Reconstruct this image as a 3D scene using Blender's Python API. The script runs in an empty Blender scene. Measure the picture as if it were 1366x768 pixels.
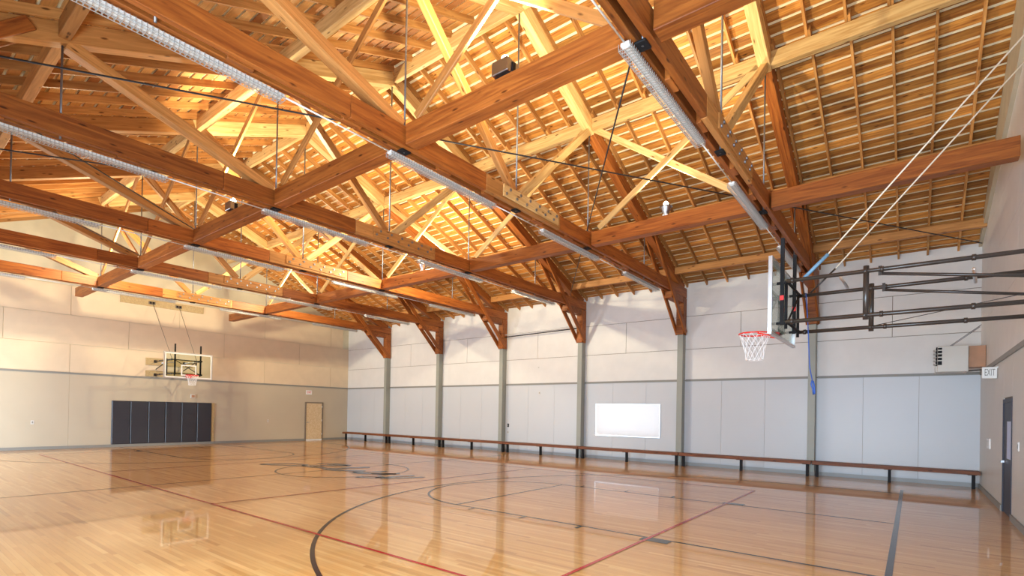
import bpy, bmesh, math, random
from mathutils import Vector, Matrix
C = bpy.context.scene.collection
random.seed(7)

# ---------------------------------------------------------------- camera
H = 1.768
cd = bpy.data.cameras.new('camera'); cam = bpy.data.objects.new('camera', cd); C.objects.link(cam)
rx = Vector((0.78959896, 0.61335922, 0.0179987)); ux = Vector((-0.01053248, -0.01578036, 0.99982001)); wx = Vector((-0.61353284, 0.78964641, 0.006))
m = Matrix((( rx.x, ux.x, -wx.x, 0), (rx.y, ux.y, -wx.y, 0), (rx.z, ux.z, -wx.z, H), (0, 0, 0, 1)))
cam.matrix_world = m
cd.sensor_width = 36; cd.lens = 18.1465; cd.shift_y = 0.11865; cd.clip_start = 0.05; cd.clip_end = 200
bpy.context.scene.camera = cam

# ---------------------------------------------------------------- world and exposure
w = bpy.data.worlds.new('world'); bpy.context.scene.world = w; w.use_nodes = True
bg = w.node_tree.nodes['Background']; bg.inputs[0].default_value = (0.75, 0.85, 1.0, 1); bg.inputs[1].default_value = 1.2
vs = bpy.context.scene.view_settings
vs.view_transform = 'Standard'; vs.look = 'None'; vs.gamma = 1; vs.use_curve_mapping = False; vs.exposure = 0.40

# ---------------------------------------------------------------- room numbers (metres)
XL, XR, YN, YF = -26.955, 1.43, -1.5, 18.51      # end wall, hoop wall, near wall, long wall
YC = 8.5; ZR = 10.62; SL = 0.41                  # ridge line, height of the board underside, slope
BAY = 4.118; TX = [-2.479 - BAY * (5 - i) for i in range(6)]
def zroof(y): return ZR - SL * abs(y - YC)

# ---------------------------------------------------------------- lights
def area(name, loc, rot, sx, sy, power, col):
    d = bpy.data.lights.new(name, 'AREA'); d.shape = 'RECTANGLE'; d.size = sx; d.size_y = sy; d.energy = power; d.color = col
    o = bpy.data.objects.new(name, d); o.location = loc; o.rotation_euler = rot; C.objects.link(o); return o
NW = [(-24.6, -21.6, 0.0, 2.7), (-20.6, -15.2, 0.3, 2.95), (-5.4, 0.9, 0.6, 2.95)]   # openings in the near wall
DAY = [760, 280, 1250]
for (a, b, z0, z1), p in zip(NW, DAY):           # daylight standing in each opening
    area('daylight', ((a + b) / 2, YN + 0.02, (z0 + z1) / 2), (math.radians(90), 0, 0), b - a, z1 - z0, p, (0.66, 0.83, 1.0))

# ---------------------------------------------------------------- materials
def mat(name):
    m_ = bpy.data.materials.new(name); m_.use_nodes = True
    return m_, m_.node_tree.nodes, m_.node_tree.links, m_.node_tree.nodes['Principled BSDF']
def plain(name, col, rough=0.5, metal=0.0, spec=0.5, bump=0.0, scale=40, vary=0.0):
    m_, n, l, b = mat(name)
    b.inputs['Base Color'].default_value = (*col, 1); b.inputs['Roughness'].default_value = rough
    b.inputs['Metallic'].default_value = metal; b.inputs['Specular IOR Level'].default_value = spec
    if bump or vary:
        tc = n.new('ShaderNodeTexCoord'); nz = n.new('ShaderNodeTexNoise'); nz.inputs['Scale'].default_value = scale; nz.inputs['Detail'].default_value = 5
        l.new(tc.outputs['Object'], nz.inputs['Vector'])
        if bump:
            bp = n.new('ShaderNodeBump'); bp.inputs['Strength'].default_value = bump; bp.inputs['Distance'].default_value = 0.02
            l.new(nz.outputs[0], bp.inputs['Height']); l.new(bp.outputs[0], b.inputs['Normal'])
        if vary:
            mx = n.new('ShaderNodeMix'); mx.data_type = 'RGBA'
            mx.inputs[6].default_value = (*[c * (1 - vary) for c in col], 1); mx.inputs[7].default_value = (*[min(1, c * (1 + vary)) for c in col], 1)
            l.new(nz.outputs[0], mx.inputs[0]); l.new(mx.outputs[2], b.inputs['Base Color'])
    return m_
def wood(name, dark, light, rough=0.5, grain=1.0, world=False, rnd=0.35, knots=True):
    """grain runs along local X of each timber"""
    m_, n, l, b = mat(name)
    tc = n.new('ShaderNodeTexCoord'); oi = n.new('ShaderNodeObjectInfo')
    add = n.new('ShaderNodeVectorMath'); add.operation = 'ADD'
    sc = n.new('ShaderNodeVectorMath'); sc.operation = 'SCALE'; sc.inputs[3].default_value = 37.0
    cx = n.new('ShaderNodeCombineXYZ')
    for i in range(3): l.new(oi.outputs['Random'], cx.inputs[i])
    l.new(cx.outputs[0], sc.inputs[0]); l.new(tc.outputs['Object'], add.inputs[0]); l.new(sc.outputs[0], add.inputs[1])
    mp = n.new('ShaderNodeMapping'); mp.inputs['Scale'].default_value = (0.6 * grain, 9 * grain, 9 * grain)
    l.new(add.outputs[0], mp.inputs['Vector'])
    nz = n.new('ShaderNodeTexNoise'); nz.inputs['Scale'].default_value = 1.6; nz.inputs['Detail'].default_value = 7; nz.inputs['Distortion'].default_value = 1.2
    l.new(mp.outputs[0], nz.inputs['Vector'])
    cr = n.new('ShaderNodeValToRGB'); cr.color_ramp.elements[0].position = 0.3; cr.color_ramp.elements[1].position = 0.72
    cr.color_ramp.elements[0].color = (*dark, 1); cr.color_ramp.elements[1].color = (*light, 1)
    l.new(nz.outputs[0], cr.inputs[0])
    col = cr.outputs[0]
    if knots:
        mk = n.new('ShaderNodeMapping'); mk.inputs['Scale'].default_value = (1.3, 4.5, 4.5); l.new(add.outputs[0], mk.inputs['Vector'])
        vo = n.new('ShaderNodeTexVoronoi'); vo.inputs['Scale'].default_value = 1.7; l.new(mk.outputs[0], vo.inputs['Vector'])
        kr = n.new('ShaderNodeValToRGB'); kr.color_ramp.elements[0].position = 0.07; kr.color_ramp.elements[1].position = 0.16
        kr.color_ramp.elements[0].color = (0.25, 0.18, 0.14, 1); kr.color_ramp.elements[1].color = (1, 1, 1, 1)
        l.new(vo.outputs['Distance'], kr.inputs[0])
        mu = n.new('ShaderNodeMix'); mu.data_type = 'RGBA'; mu.blend_type = 'MULTIPLY'; mu.inputs[0].default_value = 1
        l.new(col, mu.inputs[6]); l.new(kr.outputs[0], mu.inputs[7]); col = mu.outputs[2]
    hv = n.new('ShaderNodeHueSaturation'); l.new(col, hv.inputs['Color'])
    mr = n.new('ShaderNodeMapRange'); mr.inputs[3].default_value = 1 - rnd; mr.inputs[4].default_value = 1 + rnd
    l.new(oi.outputs['Random'], mr.inputs[0]); l.new(mr.outputs[0], hv.inputs['Value'])
    l.new(hv.outputs[0], b.inputs['Base Color'])
    b.inputs['Roughness'].default_value = rough; b.inputs['Specular IOR Level'].default_value = 0.35
    bp = n.new('ShaderNodeBump'); bp.inputs['Strength'].default_value = 0.25; bp.inputs['Distance'].default_value = 0.01
    l.new(nz.outputs[0], bp.inputs['Height']); l.new(bp.outputs[0], b.inputs['Normal'])
    return m_
M = {}
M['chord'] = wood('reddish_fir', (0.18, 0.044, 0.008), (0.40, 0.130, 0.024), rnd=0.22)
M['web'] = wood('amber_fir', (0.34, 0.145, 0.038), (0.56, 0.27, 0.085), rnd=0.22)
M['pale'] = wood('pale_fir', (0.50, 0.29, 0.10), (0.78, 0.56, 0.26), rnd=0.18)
M['rafter'] = wood('rafter_fir', (0.33, 0.135, 0.035), (0.60, 0.31, 0.10), rnd=0.30)
M['bench'] = wood('bench_plank', (0.10, 0.032, 0.012), (0.26, 0.085, 0.03), rnd=0.1)
M['post'] = plain('olive_grey_paint', (0.30, 0.31, 0.27), 0.45, vary=0.06, scale=3)
M['trim'] = plain('warm_grey_trim', (0.24, 0.235, 0.215), 0.5)
M['lower'] = plain('light_grey_wall_paint', (0.54, 0.565, 0.60), 0.38, vary=0.04, scale=0.6, bump=0.05)
M['lower_hoop'] = plain('pale_beige_wall_paint', (0.58, 0.56, 0.52), 0.42, vary=0.04, scale=0.8, bump=0.05)
M['lower_end'] = plain('warm_lit_grey_wall_paint', (0.50, 0.43, 0.325), 0.42, vary=0.05, scale=1.2, bump=0.05)  # grey wall paint with the end wall's warm light mixed into the colour
M['upper'] = plain('whitewashed_board', (0.70, 0.69, 0.67), 0.5, vary=0.07, scale=2.2, bump=0.12)
M['upper_top'] = plain('rippled_whitewashed_board', (0.70, 0.69, 0.67), 0.45, vary=0.08, scale=2.0, bump=1.0)
M['upper_end'] = plain('warm_lit_whitewashed_board', (0.70, 0.565, 0.40), 0.6, vary=0.08, scale=2.2, bump=0.12)  # whitewash shifted to cream, standing in for warm lamplight
M['gable'] = plain('mottled_gable_board', (0.62, 0.57, 0.42), 0.6, vary=0.2, scale=1.4, bump=0.15)
M['rake'] = plain('raw_plywood', (0.50, 0.43, 0.31), 0.6, vary=0.22, scale=3)
M['basegrey'] = plain('light_grey_base', (0.36, 0.36, 0.35), 0.5)
M['joint'] = plain('joint_brown', (0.20, 0.16, 0.12), 0.8)  # plain dark brown of grooves, door frame, brackets and far cables
M['steel'] = plain('dull_steel', (0.40, 0.40, 0.42), 0.35, 1.0)
M['rod'] = plain('grey_steel_rod', (0.22, 0.23, 0.26), 0.4, 0.7)
M['black'] = plain('black_enamel', (0.010, 0.010, 0.012), 0.6, spec=0.2)
M['pipe'] = plain('dark_brown_pipe_enamel', (0.035, 0.026, 0.022), 0.3)
M['white'] = plain('white_enamel', (0.80, 0.81, 0.80), 0.4)
M['guard'] = plain('grey_white_wire', (0.42, 0.42, 0.41), 0.4, 0.3)
M['red'] = plain('red_enamel', (0.70, 0.02, 0.012), 0.3)
M['redlabel'] = plain('red_sticker', (0.75, 0.03, 0.03), 0.5)
M['netw'] = plain('white_net_cord', (0.82, 0.82, 0.82), 0.7)
M['pad'] = plain('charcoal_vinyl', (0.028, 0.030, 0.042), 0.45, bump=0.1, scale=8)
M['padedge'] = plain('grey_vinyl_seam', (0.12, 0.12, 0.14), 0.5)
M['tan'] = wood('tan_plywood', (0.38, 0.27, 0.13), (0.50, 0.38, 0.20), rnd=0.08, knots=False)
M['doorwood'] = wood('blond_door_veneer', (0.56, 0.40, 0.22), (0.74, 0.60, 0.40), rnd=0.05, knots=False)
M['slate'] = plain('slate_blue_door_paint', (0.035, 0.038, 0.06), 0.5, spec=0.3)
M['board'] = plain('glossy_whiteboard', (0.80, 0.83, 0.88), 0.10, spec=0.5)
M['alu'] = plain('aluminium', (0.72, 0.73, 0.75), 0.3, 0.9)
M['heater'] = plain('putty_enamel', (0.58, 0.56, 0.51), 0.4)
M['rust'] = plain('rust_brown_sheet', (0.42, 0.22, 0.12), 0.55, vary=0.2, scale=5)
M['blue'] = plain('blue_strap', (0.03, 0.09, 0.35), 0.6)
M['paleblue'] = plain('pale_blue_sleeve', (0.14, 0.27, 0.40), 0.5)
M['cord'] = plain('cream_cable', (0.70, 0.62, 0.50), 0.5)
M['wire'] = plain('black_steel_cable', (0.02, 0.02, 0.022), 0.5)
M['plastic'] = plain('off_white_plastic', (0.62, 0.60, 0.56), 0.5)
M['paper'] = plain('pale_blue_notice', (0.50, 0.60, 0.85), 0.6)
M['blackline'] = plain('black_court_paint', (0.022, 0.022, 0.026), 0.14)
M['redline'] = plain('red_court_paint', (0.42, 0.012, 0.016), 0.14)
M['logo'] = plain('slate_logo_paint', (0.085, 0.10, 0.15), 0.16)
M['ground'] = plain('pale_concrete', (0.5, 0.5, 0.48), 0.8)
def glass_mat():
    m_, n, l, b = mat('clear_glass'); out = n['Material Output']; n.remove(b)
    t = n.new('ShaderNodeBsdfTransparent'); t.inputs[0].default_value = (0.90, 0.95, 0.92, 1)
    g = n.new('ShaderNodeBsdfGlossy'); g.inputs['Roughness'].default_value = 0.02
    lw = n.new('ShaderNodeLayerWeight'); lw.inputs[0].default_value = 0.5; f = n.new('ShaderNodeMath'); f.operation = 'POWER'; l.new(lw.outputs['Facing'], f.inputs[0]); f.inputs[1].default_value = 5
    mx = n.new('ShaderNodeMixShader'); l.new(f.outputs[0], mx.inputs[0]); l.new(t.outputs[0], mx.inputs[1]); l.new(g.outputs[0], mx.inputs[2]); l.new(mx.outputs[0], out.inputs[0])
    return m_
M['glass'] = glass_mat()
def emis(name, col, s):
    m_, n, l, b = mat(name); b.inputs['Emission Color'].default_value = (*col, 1); b.inputs['Emission Strength'].default_value = s; return m_
M['bulb'] = emis('lit_bulb', (1, 0.85, 0.6), 14)
M['lens'] = emis('unlit_tube_lens', (1.0, 0.93, 0.82), 0.0); M['lens'].node_tree.nodes['Principled BSDF'].inputs['Base Color'].default_value = (0.62, 0.62, 0.60, 1)  # tubes are off, the lens is plain grey white

def strips(name, axis_u, pitch, seg, cols, rough, rand_amt=0.3, fine=True, coat=0.0):
    """boards running along X in rows of the given pitch on the other axis (object coordinates)"""
    m_, n, l, b = mat(name)
    def math_(op, a, b_=None, v=None):
        q = n.new('ShaderNodeMath'); q.operation = op
        for i, s in enumerate((a, b_)):
            if s is None: continue
            if isinstance(s, (int, float)): q.inputs[i].default_value = s
            else: l.new(s, q.inputs[i])
        return q.outputs[0]
    tc = n.new('ShaderNodeTexCoord'); sp = n.new('ShaderNodeSeparateXYZ'); l.new(tc.outputs['Object'], sp.inputs[0])
    X, Y, Z = sp.outputs
    row = math_('FLOOR', math_('DIVIDE', Y, pitch))
    wn = n.new('ShaderNodeTexWhiteNoise'); wn.noise_dimensions = '1D'; l.new(row, wn.inputs['W'])
    colm = math_('FLOOR', math_('DIVIDE', math_('ADD', X, math_('MULTIPLY', wn.outputs['Value'], 9.7)), seg))
    cb = n.new('ShaderNodeCombineXYZ'); l.new(row, cb.inputs[0]); l.new(colm, cb.inputs[1])
    w2 = n.new('ShaderNodeTexWhiteNoise'); w2.noise_dimensions = '2D'; l.new(cb.outputs[0], w2.inputs['Vector'])
    cr = n.new('ShaderNodeValToRGB'); e = cr.color_ramp.elements
    for i, (p, c) in enumerate(cols):
        if i < 2: e[i].position = p; e[i].color = (*c, 1)
        else: q = e.new(p); q.color = (*c, 1)
    l.new(w2.outputs['Value'], cr.inputs[0])
    mp = n.new('ShaderNodeMapping'); mp.inputs['Scale'].default_value = (1.5, 26, 26); l.new(tc.outputs['Object'], mp.inputs['Vector'])
    nz = n.new('ShaderNodeTexNoise'); nz.inputs['Scale'].default_value = 1.4; nz.inputs['Detail'].default_value = 6; l.new(mp.outputs[0], nz.inputs['Vector'])
    mu = n.new('ShaderNodeMix'); mu.data_type = 'RGBA'; mu.blend_type = 'MULTIPLY'; mu.inputs[0].default_value = 1
    mr = n.new('ShaderNodeMapRange'); mr.inputs[3].default_value = 1 - rand_amt; mr.inputs[4].default_value = 1 + rand_amt; l.new(nz.outputs[0], mr.inputs[0])
    l.new(cr.outputs[0], mu.inputs[6]); l.new(mr.outputs[0], mu.inputs[7])
    col = mu.outputs[2]
    if fine:    # the thin dark joint between strips
        fr = math_('FRACT', math_('DIVIDE', Y, pitch)); j = math_('LESS_THAN', fr, 0.05)
        m2 = n.new('ShaderNodeMix'); m2.data_type = 'RGBA'; l.new(math_('MULTIPLY', j, 0.35), m2.inputs[0]); l.new(col, m2.inputs[6]); m2.inputs[7].default_value = (0.2, 0.09, 0.03, 1)
        col = m2.outputs[2]
    l.new(col, b.inputs['Base Color']); b.inputs['Roughness'].default_value = rough
    if coat: b.inputs['Coat Weight'].default_value = coat; b.inputs['Coat Roughness'].default_value = 0.035; b.inputs['Coat IOR'].default_value = 1.5; b.inputs['Specular IOR Level'].default_value = 0.2
    return m_
M['floor'] = strips('maple_strip_floor', 'X', 0.057, 1.25, [(0.0, (0.44, 0.21, 0.060)), (0.12, (0.56, 0.30, 0.095)), (0.8, (0.61, 0.345, 0.118)), (1.0, (0.67, 0.41, 0.16))], 0.42, 0.12, True, 0.8)
M['rb'] = wood('roof_board_pine', (0.24, 0.075, 0.014), (0.62, 0.29, 0.062), rough=0.6, rnd=0.38)
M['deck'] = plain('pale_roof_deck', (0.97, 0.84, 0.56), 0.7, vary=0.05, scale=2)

# ---------------------------------------------------------------- helpers
def link(name, me, ma, parent=None, mw=None):
    o = bpy.data.objects.new(name, me); C.objects.link(o)
    if ma is not None and not me.materials: me.materials.append(ma)
    if parent: o.parent = parent
    if mw is not None: o.matrix_local = mw
    return o
def tag(o, label=None, cat=None, group=None, kind=None):
    for k, v in (('label', label), ('category', cat), ('group', group), ('kind', kind)):
        if v: o[k] = v
    return o
def thing(name, label, cat, loc=(0, 0, 0), group=None):
    o = bpy.data.objects.new(name, None); C.objects.link(o); o.location = loc; o.empty_display_size = 0.1
    return tag(o, label, cat, group)
def copy_tree(o, parent=None):
    c = o.copy(); C.objects.link(c)
    if parent: c.parent = parent
    for ch in o.children: copy_tree(ch, c)
    return c
def bm_box(bm, x0, x1, y0, y1, z0, z1):
    v = [bm.verts.new(p) for p in ((x0, y0, z0), (x1, y0, z0), (x1, y1, z0), (x0, y1, z0), (x0, y0, z1), (x1, y0, z1), (x1, y1, z1), (x0, y1, z1))]
    for f in ((0, 3, 2, 1), (4, 5, 6, 7), (0, 1, 5, 4), (1, 2, 6, 5), (2, 3, 7, 6), (3, 0, 4, 7)): bm.faces.new([v[i] for i in f])
def to_mesh(bm, name='mesh', bevel=0.0):
    if bevel: bmesh.ops.bevel(bm, geom=list(bm.edges), offset=bevel, segments=1, affect='EDGES')
    me = bpy.data.meshes.new(name); bm.to_mesh(me); bm.free(); return me
def box(name, x0, x1, y0, y1, z0, z1, ma, parent=None, bevel=0.0):
    """box whose object origin is its own centre"""
    bm = bmesh.new(); a, b, c = (x0 + x1) / 2, (y0 + y1) / 2, (z0 + z1) / 2
    bm_box(bm, x0 - a, x1 - a, y0 - b, y1 - b, z0 - c, z1 - c)
    o = link(name, to_mesh(bm, name, bevel), ma, parent); o.location = (a, b, c); return o
def frame_mat(p0, p1, up=(0, 0, 1)):
    p0, p1 = Vector(p0), Vector(p1); x = (p1 - p0).normalized(); up = Vector(up)
    if abs(x.dot(up)) > 0.99: up = Vector((0, 1, 0))
    y = up.cross(x).normalized(); z = x.cross(y)
    mm = Matrix.Identity(4)
    for i, v in enumerate((x, y, z)):
        for j in range(3): mm[j][i] = v[j]
    mid = (p0 + p1) / 2
    for j in range(3): mm[j][3] = mid[j]
    return mm
_bc = {}
def beam(name, p0, p1, wd, ht, ma, parent=None, bevel=0.008, up=(0, 0, 1)):
    """timber from p0 to p1, wd wide, ht deep, centred on the line; its local X is the grain"""
    L = round((Vector(p1) - Vector(p0)).length, 3); key = (L, wd, ht, ma.name, bevel)
    if key not in _bc:
        bm = bmesh.new(); bm_box(bm, -L / 2, L / 2, -wd / 2, wd / 2, -ht / 2, ht / 2)
        me = to_mesh(bm, name, bevel); me.materials.append(ma); _bc[key] = me
    return link(name, _bc[key], None, parent, frame_mat(p0, p1, up))
def bm_tube(bm, pts, r, n=8, closed=False):
    pts = [Vector(p) for p in pts]; rings = []
    N = len(pts)
    for i, p in enumerate(pts):
        if closed: t = pts[(i + 1) % N] - pts[i - 1]
        else: t = pts[min(i + 1, N - 1)] - pts[max(i - 1, 0)]
        t.normalize(); a = Vector((0, 0, 1)) if abs(t.z) < 0.9 else Vector((1, 0, 0))
        u = t.cross(a).normalized(); v = t.cross(u)
        rings.append([bm.verts.new(p + (u * math.cos(2 * math.pi * k / n) + v * math.sin(2 * math.pi * k / n)) * r) for k in range(n)])
    for i in range(N if closed else N - 1):
        A, B = rings[i], rings[(i + 1) % N]
        for k in range(n): bm.faces.new((A[k], A[(k + 1) % n], B[(k + 1) % n], B[k]))
    if not closed: bm.faces.new(rings[0][::-1]); bm.faces.new(rings[-1])
def tube(name, pts, r, ma, parent=None, n=8, closed=False, smooth=True):
    bm = bmesh.new(); c = Vector(pts[0]); bm_tube(bm, [Vector(p) - c for p in pts], r, n, closed)
    me = to_mesh(bm, name)
    if smooth:
        for f in me.polygons: f.use_smooth = True
    o = link(name, me, ma, parent); o.location = c; return o
def multi(name, parts, ma, parent=None, bevel=0, org=(0, 0, 0)):
    bm = bmesh.new()
    for q in parts:
        bm_box(bm, q[0] - org[0], q[1] - org[0], q[2] - org[1], q[3] - org[1], q[4] - org[2], q[5] - org[2])
    o = link(name, to_mesh(bm, name, bevel), ma, parent); o.location = org; return o
def poly_prism(name, pts, n, ma, parent=None, org=None):
    """extrude the flat polygon pts (3D) by the vector n"""
    org = Vector(org) if org is not None else sum((Vector(p) for p in pts), Vector()) / len(pts)
    bm = bmesh.new(); n = Vector(n)
    a = [bm.verts.new(Vector(p) - org) for p in pts]; b = [bm.verts.new(Vector(p) - org + n) for p in pts]
    bm.faces.new(a); bm.faces.new(b[::-1])
    for i in range(len(a)): j = (i + 1) % len(a); bm.faces.new((a[j], a[i], b[i], b[j]))
    bmesh.ops.recalc_face_normals(bm, faces=bm.faces)
    o = link(name, to_mesh(bm, name), ma, parent); o.location = org; return o

# ================================================================ SETTING
floor = box('floor', XL - 0.2, XR + 0.2, YN - 0.2, YF + 0.2, -0.12, 0, M['floor']); tag(floor, 'glossy maple strip gym floor with court lines', None, None, 'structure')
# court lines: flat paint as thin ribbons
def ribbon(name, pts, wd, ma, z=0.0025, closed=False):
    fz = 0.06 + z                                # floor origin is its own centre
    ox, oy = floor.location.x, floor.location.y
    bm = bmesh.new(); P = [Vector((p[0] - ox, p[1] - oy)) for p in pts]; N = len(P); prev = None; first = None
    for i in range(N):
        t = (P[(i + 1) % N] - P[i - 1]) if closed else (P[min(i + 1, N - 1)] - P[max(i - 1, 0)])
        t.normalize(); nrm = Vector((-t.y, t.x)) * wd / 2
        a = bm.verts.new((P[i].x + nrm.x, P[i].y + nrm.y, fz)); b = bm.verts.new((P[i].x - nrm.x, P[i].y - nrm.y, fz))
        if prev: bm.faces.new((prev[0], prev[1], b, a))
        else: first = (a, b)
        prev = (a, b)
    if closed: bm.faces.new((prev[0], prev[1], first[1], first[0]))
    bmesh.ops.recalc_face_normals(bm, faces=bm.faces)
    for f in bm.faces:
        if f.normal.z < 0: f.normal_flip()
    return link(name, to_mesh(bm, name), ma, floor)
def arc(cx, cy, r, a0, a1, n=48): return [(cx + r * math.cos(math.radians(a0 + (a1 - a0) * i / n)), cy + r * math.sin(math.radians(a0 + (a1 - a0) * i / n))) for i in range(n + 1)]
YB = 9.03
def court_end(sx, x0, xe, cx):
    """sx=+1: hoop wall end; the key runs from xe towards the middle"""
    f = lambda x: x0 + sx * x
    ribbon('key_line', [(f(0), 7.13), (f(-6.65), 7.13)], 0.05, M['blackline'])
    ribbon('key_line', [(f(0), 10.93), (f(-6.65), 10.93)], 0.05, M['blackline'])
    ribbon('free_throw_line', [(f(-6.65), 7.12), (f(-6.65), 10.94)], 0.05, M['blackline'], 0.003)
    a = arc(f(-6.65), YB, 1.9, 90, 270) if sx > 0 else arc(f(-6.65), YB, 1.9, -90, 90)
    ribbon('key_circle', a, 0.05, M['blackline'], 0.0035)
    a = arc(f(-2.3), YB, 6.42, 90, 270, 72) if sx > 0 else arc(f(-2.3), YB, 6.42, -90, 90, 72)
    pts = [(f(0), YB + 6.42)] + a + [(f(0), YB - 6.42)] if sx > 0 else [(f(0), YB - 6.42)] + a + [(f(0), YB + 6.42)]
    ribbon('three_point_arc', pts, 0.055, M['blackline'], 0.004)
    for y, s in ((7.13, -1), (10.93, 1)):
        ribbon('lane_block', [(f(-2.45), y + s * 0.11), (f(-2.86), y + s * 0.11)], 0.2, M['blackline'], 0.0045)
        for q in (-3.9, -5.0, -6.15): ribbon('lane_mark', [(f(q), y), (f(q), y + s * 0.2)], 0.05, M['blackline'], 0.0045)
court_end(1, -0.2, 0, 0); court_end(-1, -26.6, 0, 0)
ribbon('end_line', [(-0.2, 1.0), (-0.2, 16.3)], 0.07, M['blackline'], 0.005)
ribbon('end_line', [(-26.6, 1.0), (-26.6, 16.3)], 0.07, M['blackline'], 0.005)
ribbon('centre_line', [(-13.45, 1.0), (-13.45, 17.0)], 0.05, M['blackline'], 0.003)
ribbon('centre_circle', arc(-13.25, 9.03, 1.85, 0, 360, 60)[:-1], 0.05, M['blackline'], 0.004, True)
ribbon('side_line', [(-24.2, 4.15), (-2.98, 4.09)], 0.05, M['redline'], 0.0055)
ribbon('side_line', [(-24.2, 13.4), (-2.98, 13.4)], 0.05, M['redline'], 0.0055)
ribbon('back_line', [(-2.98, 4.09), (-2.98, 13.42)], 0.05, M['redline'], 0.0055)
ribbon('back_line', [(-24.2, 4.15), (-24.2, 13.42)], 0.05, M['redline'], 0.0055)
ribbon('attack_line', [(-10.1, 4.1), (-9.55, 13.4)], 0.05, M['redline'], 0.0055)
ribbon('attack_line', [(-16.9, 4.1), (-16.9, 13.4)], 0.05, M['redline'], 0.0055)
# the script lettering laid across the centre circle
for pts, wd in [([(-16.2, 8.0), (-16.1, 8.35), (-15.8, 8.8), (-15.2, 8.95), (-14.9, 8.75), (-14.6, 8.72), (-14.3, 8.75)], 0.16),
                ([(-16.2, 8.0), (-15.7, 8.2), (-15.2, 8.55), (-14.8, 8.7)], 0.14),
                ([(-15.2, 9.35), (-14.9, 9.6), (-14.5, 9.75), (-14.1, 9.8)], 0.2),
                ([(-14.8, 8.85), (-14.6, 9.2), (-14.3, 9.5), (-14.0, 9.75)], 0.22),
                ([(-14.4, 8.85), (-13.9, 8.8), (-13.6, 9.05), (-13.5, 9.4), (-13.2, 9.9)], 0.2),
                ([(-13.7, 8.7), (-13.2, 8.75), (-12.9, 8.95), (-12.5, 9.2)], 0.24),
                ([(-12.5, 8.8), (-12.25, 9.0), (-12.1, 9.3), (-12.0, 9.6)], 0.18),
                ([(-12.5, 8.75), (-12.1, 8.8), (-11.7, 9.0), (-11.35, 9.4)], 0.16),
                ([(-11.9, 9.0), (-11.6, 9.15), (-11.3, 9.5)], 0.16),
                ([(-11.5, 8.2), (-11.55, 8.45), (-11.3, 8.75), (-11.05, 8.7), (-11.1, 8.4), (-11.5, 8.2)], 0.12),
                ([(-11.1, 8.5), (-10.9, 8.8), (-10.9, 9.2), (-10.7, 9.5)], 0.18),
                ([(-10.9, 8.5), (-10.6, 8.9), (-10.3, 9.5)], 0.14)]:
    ribbon('script_lettering', pts, wd * 1.35, M['logo'], 0.006)

# walls: each a base slab with its panels standing a little proud, joints recessed
def wall_base(name, pts, n, label, ma):
    o = poly_prism(name, pts, n, ma, None, org=(0, 0, 0)); tag(o, label, None, None, 'structure'); return o
wl = wall_base('wall_far', [(XL, YF, 0), (XR, YF, 0), (XR, YF, 6.75), (XL, YF, 6.75)], (0, 0.25, 0), 'long wall with grey lower boards and whitewashed upper boards', M['joint'])
we = wall_base('wall_left', [(XL, YN, 0), (XL, YF, 0), (XL, YF, zroof(YF) + 0.1), (XL, YC, zroof(YC) + 0.15), (XL, YN, zroof(YN) + 0.1)], (-0.25, 0, 0), 'end wall with upper boards tinted for warm light and a tall gable', M['gable'])
wr = wall_base('wall_right', [(XR, YN, 0), (XR, YF, 0), (XR, YF, zroof(YF) + 0.1), (XR, YC, zroof(YC) + 0.15), (XR, YN, zroof(YN) + 0.1)], (0.25, 0, 0), 'hoop wall beside the camera with pale boards', M['joint'])
PT = 0.018; G = 0.006; GU = 0.016
# long wall panels
xs = [XL] + [t for t in TX] + [XR]
for k in range(7):
    a, b = xs[k], xs[k + 1]; nn = 3
    for j in range(nn):
        box('panel', a + (b - a) * j / nn + G / 2, a + (b - a) * (j + 1) / nn - G / 2, YF - PT, YF, 0, 3.02, M['lower'], wl)
    box('panel', a + G / 2, b - G / 2, YF - PT, YF, 3.05, 4.16 - GU, M['upper'], wl)
    box('panel', a + G / 2, b - G / 2, YF - PT, YF, 5.34, 6.6, M['upper_top'], wl)
seam = [XL] + [-21.3, -17.2, -13.0, -8.82, -4.63, -0.5] + [XR]
for a, b in zip(seam, seam[1:]): box('panel', a + GU / 2, b - GU / 2, YF - PT, YF, 4.16, 5.34 - GU, M['upper'], wl)
# end wall panels
ys = [YN, 1.52, 5.48, YF]
for a, b in zip(ys, ys[1:]): box('panel', XL, XL + PT, a + G / 2, b - G / 2, 0, 3.02, M['lower_end'], we)
for z0, z1, ys in ((3.05, 4.22, [YN, 1.52, 5.48, 9.4, 13.4, 17.3, YF]), (4.22, 5.40, [YN, 3.52, 7.45, 11.38, 15.34, YF]), (5.40, 6.58, [YN, 1.52, 5.48, 9.4, 13.4, 17.3, YF])):
    for a, b in zip(ys, ys[1:]): 
        if z1 > 6.3 and b > 18: b = 18.1
        box('panel', XL, XL + PT, a + GU / 2, b - GU / 2, z0, z1 - GU, M['upper_end'], we)
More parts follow.
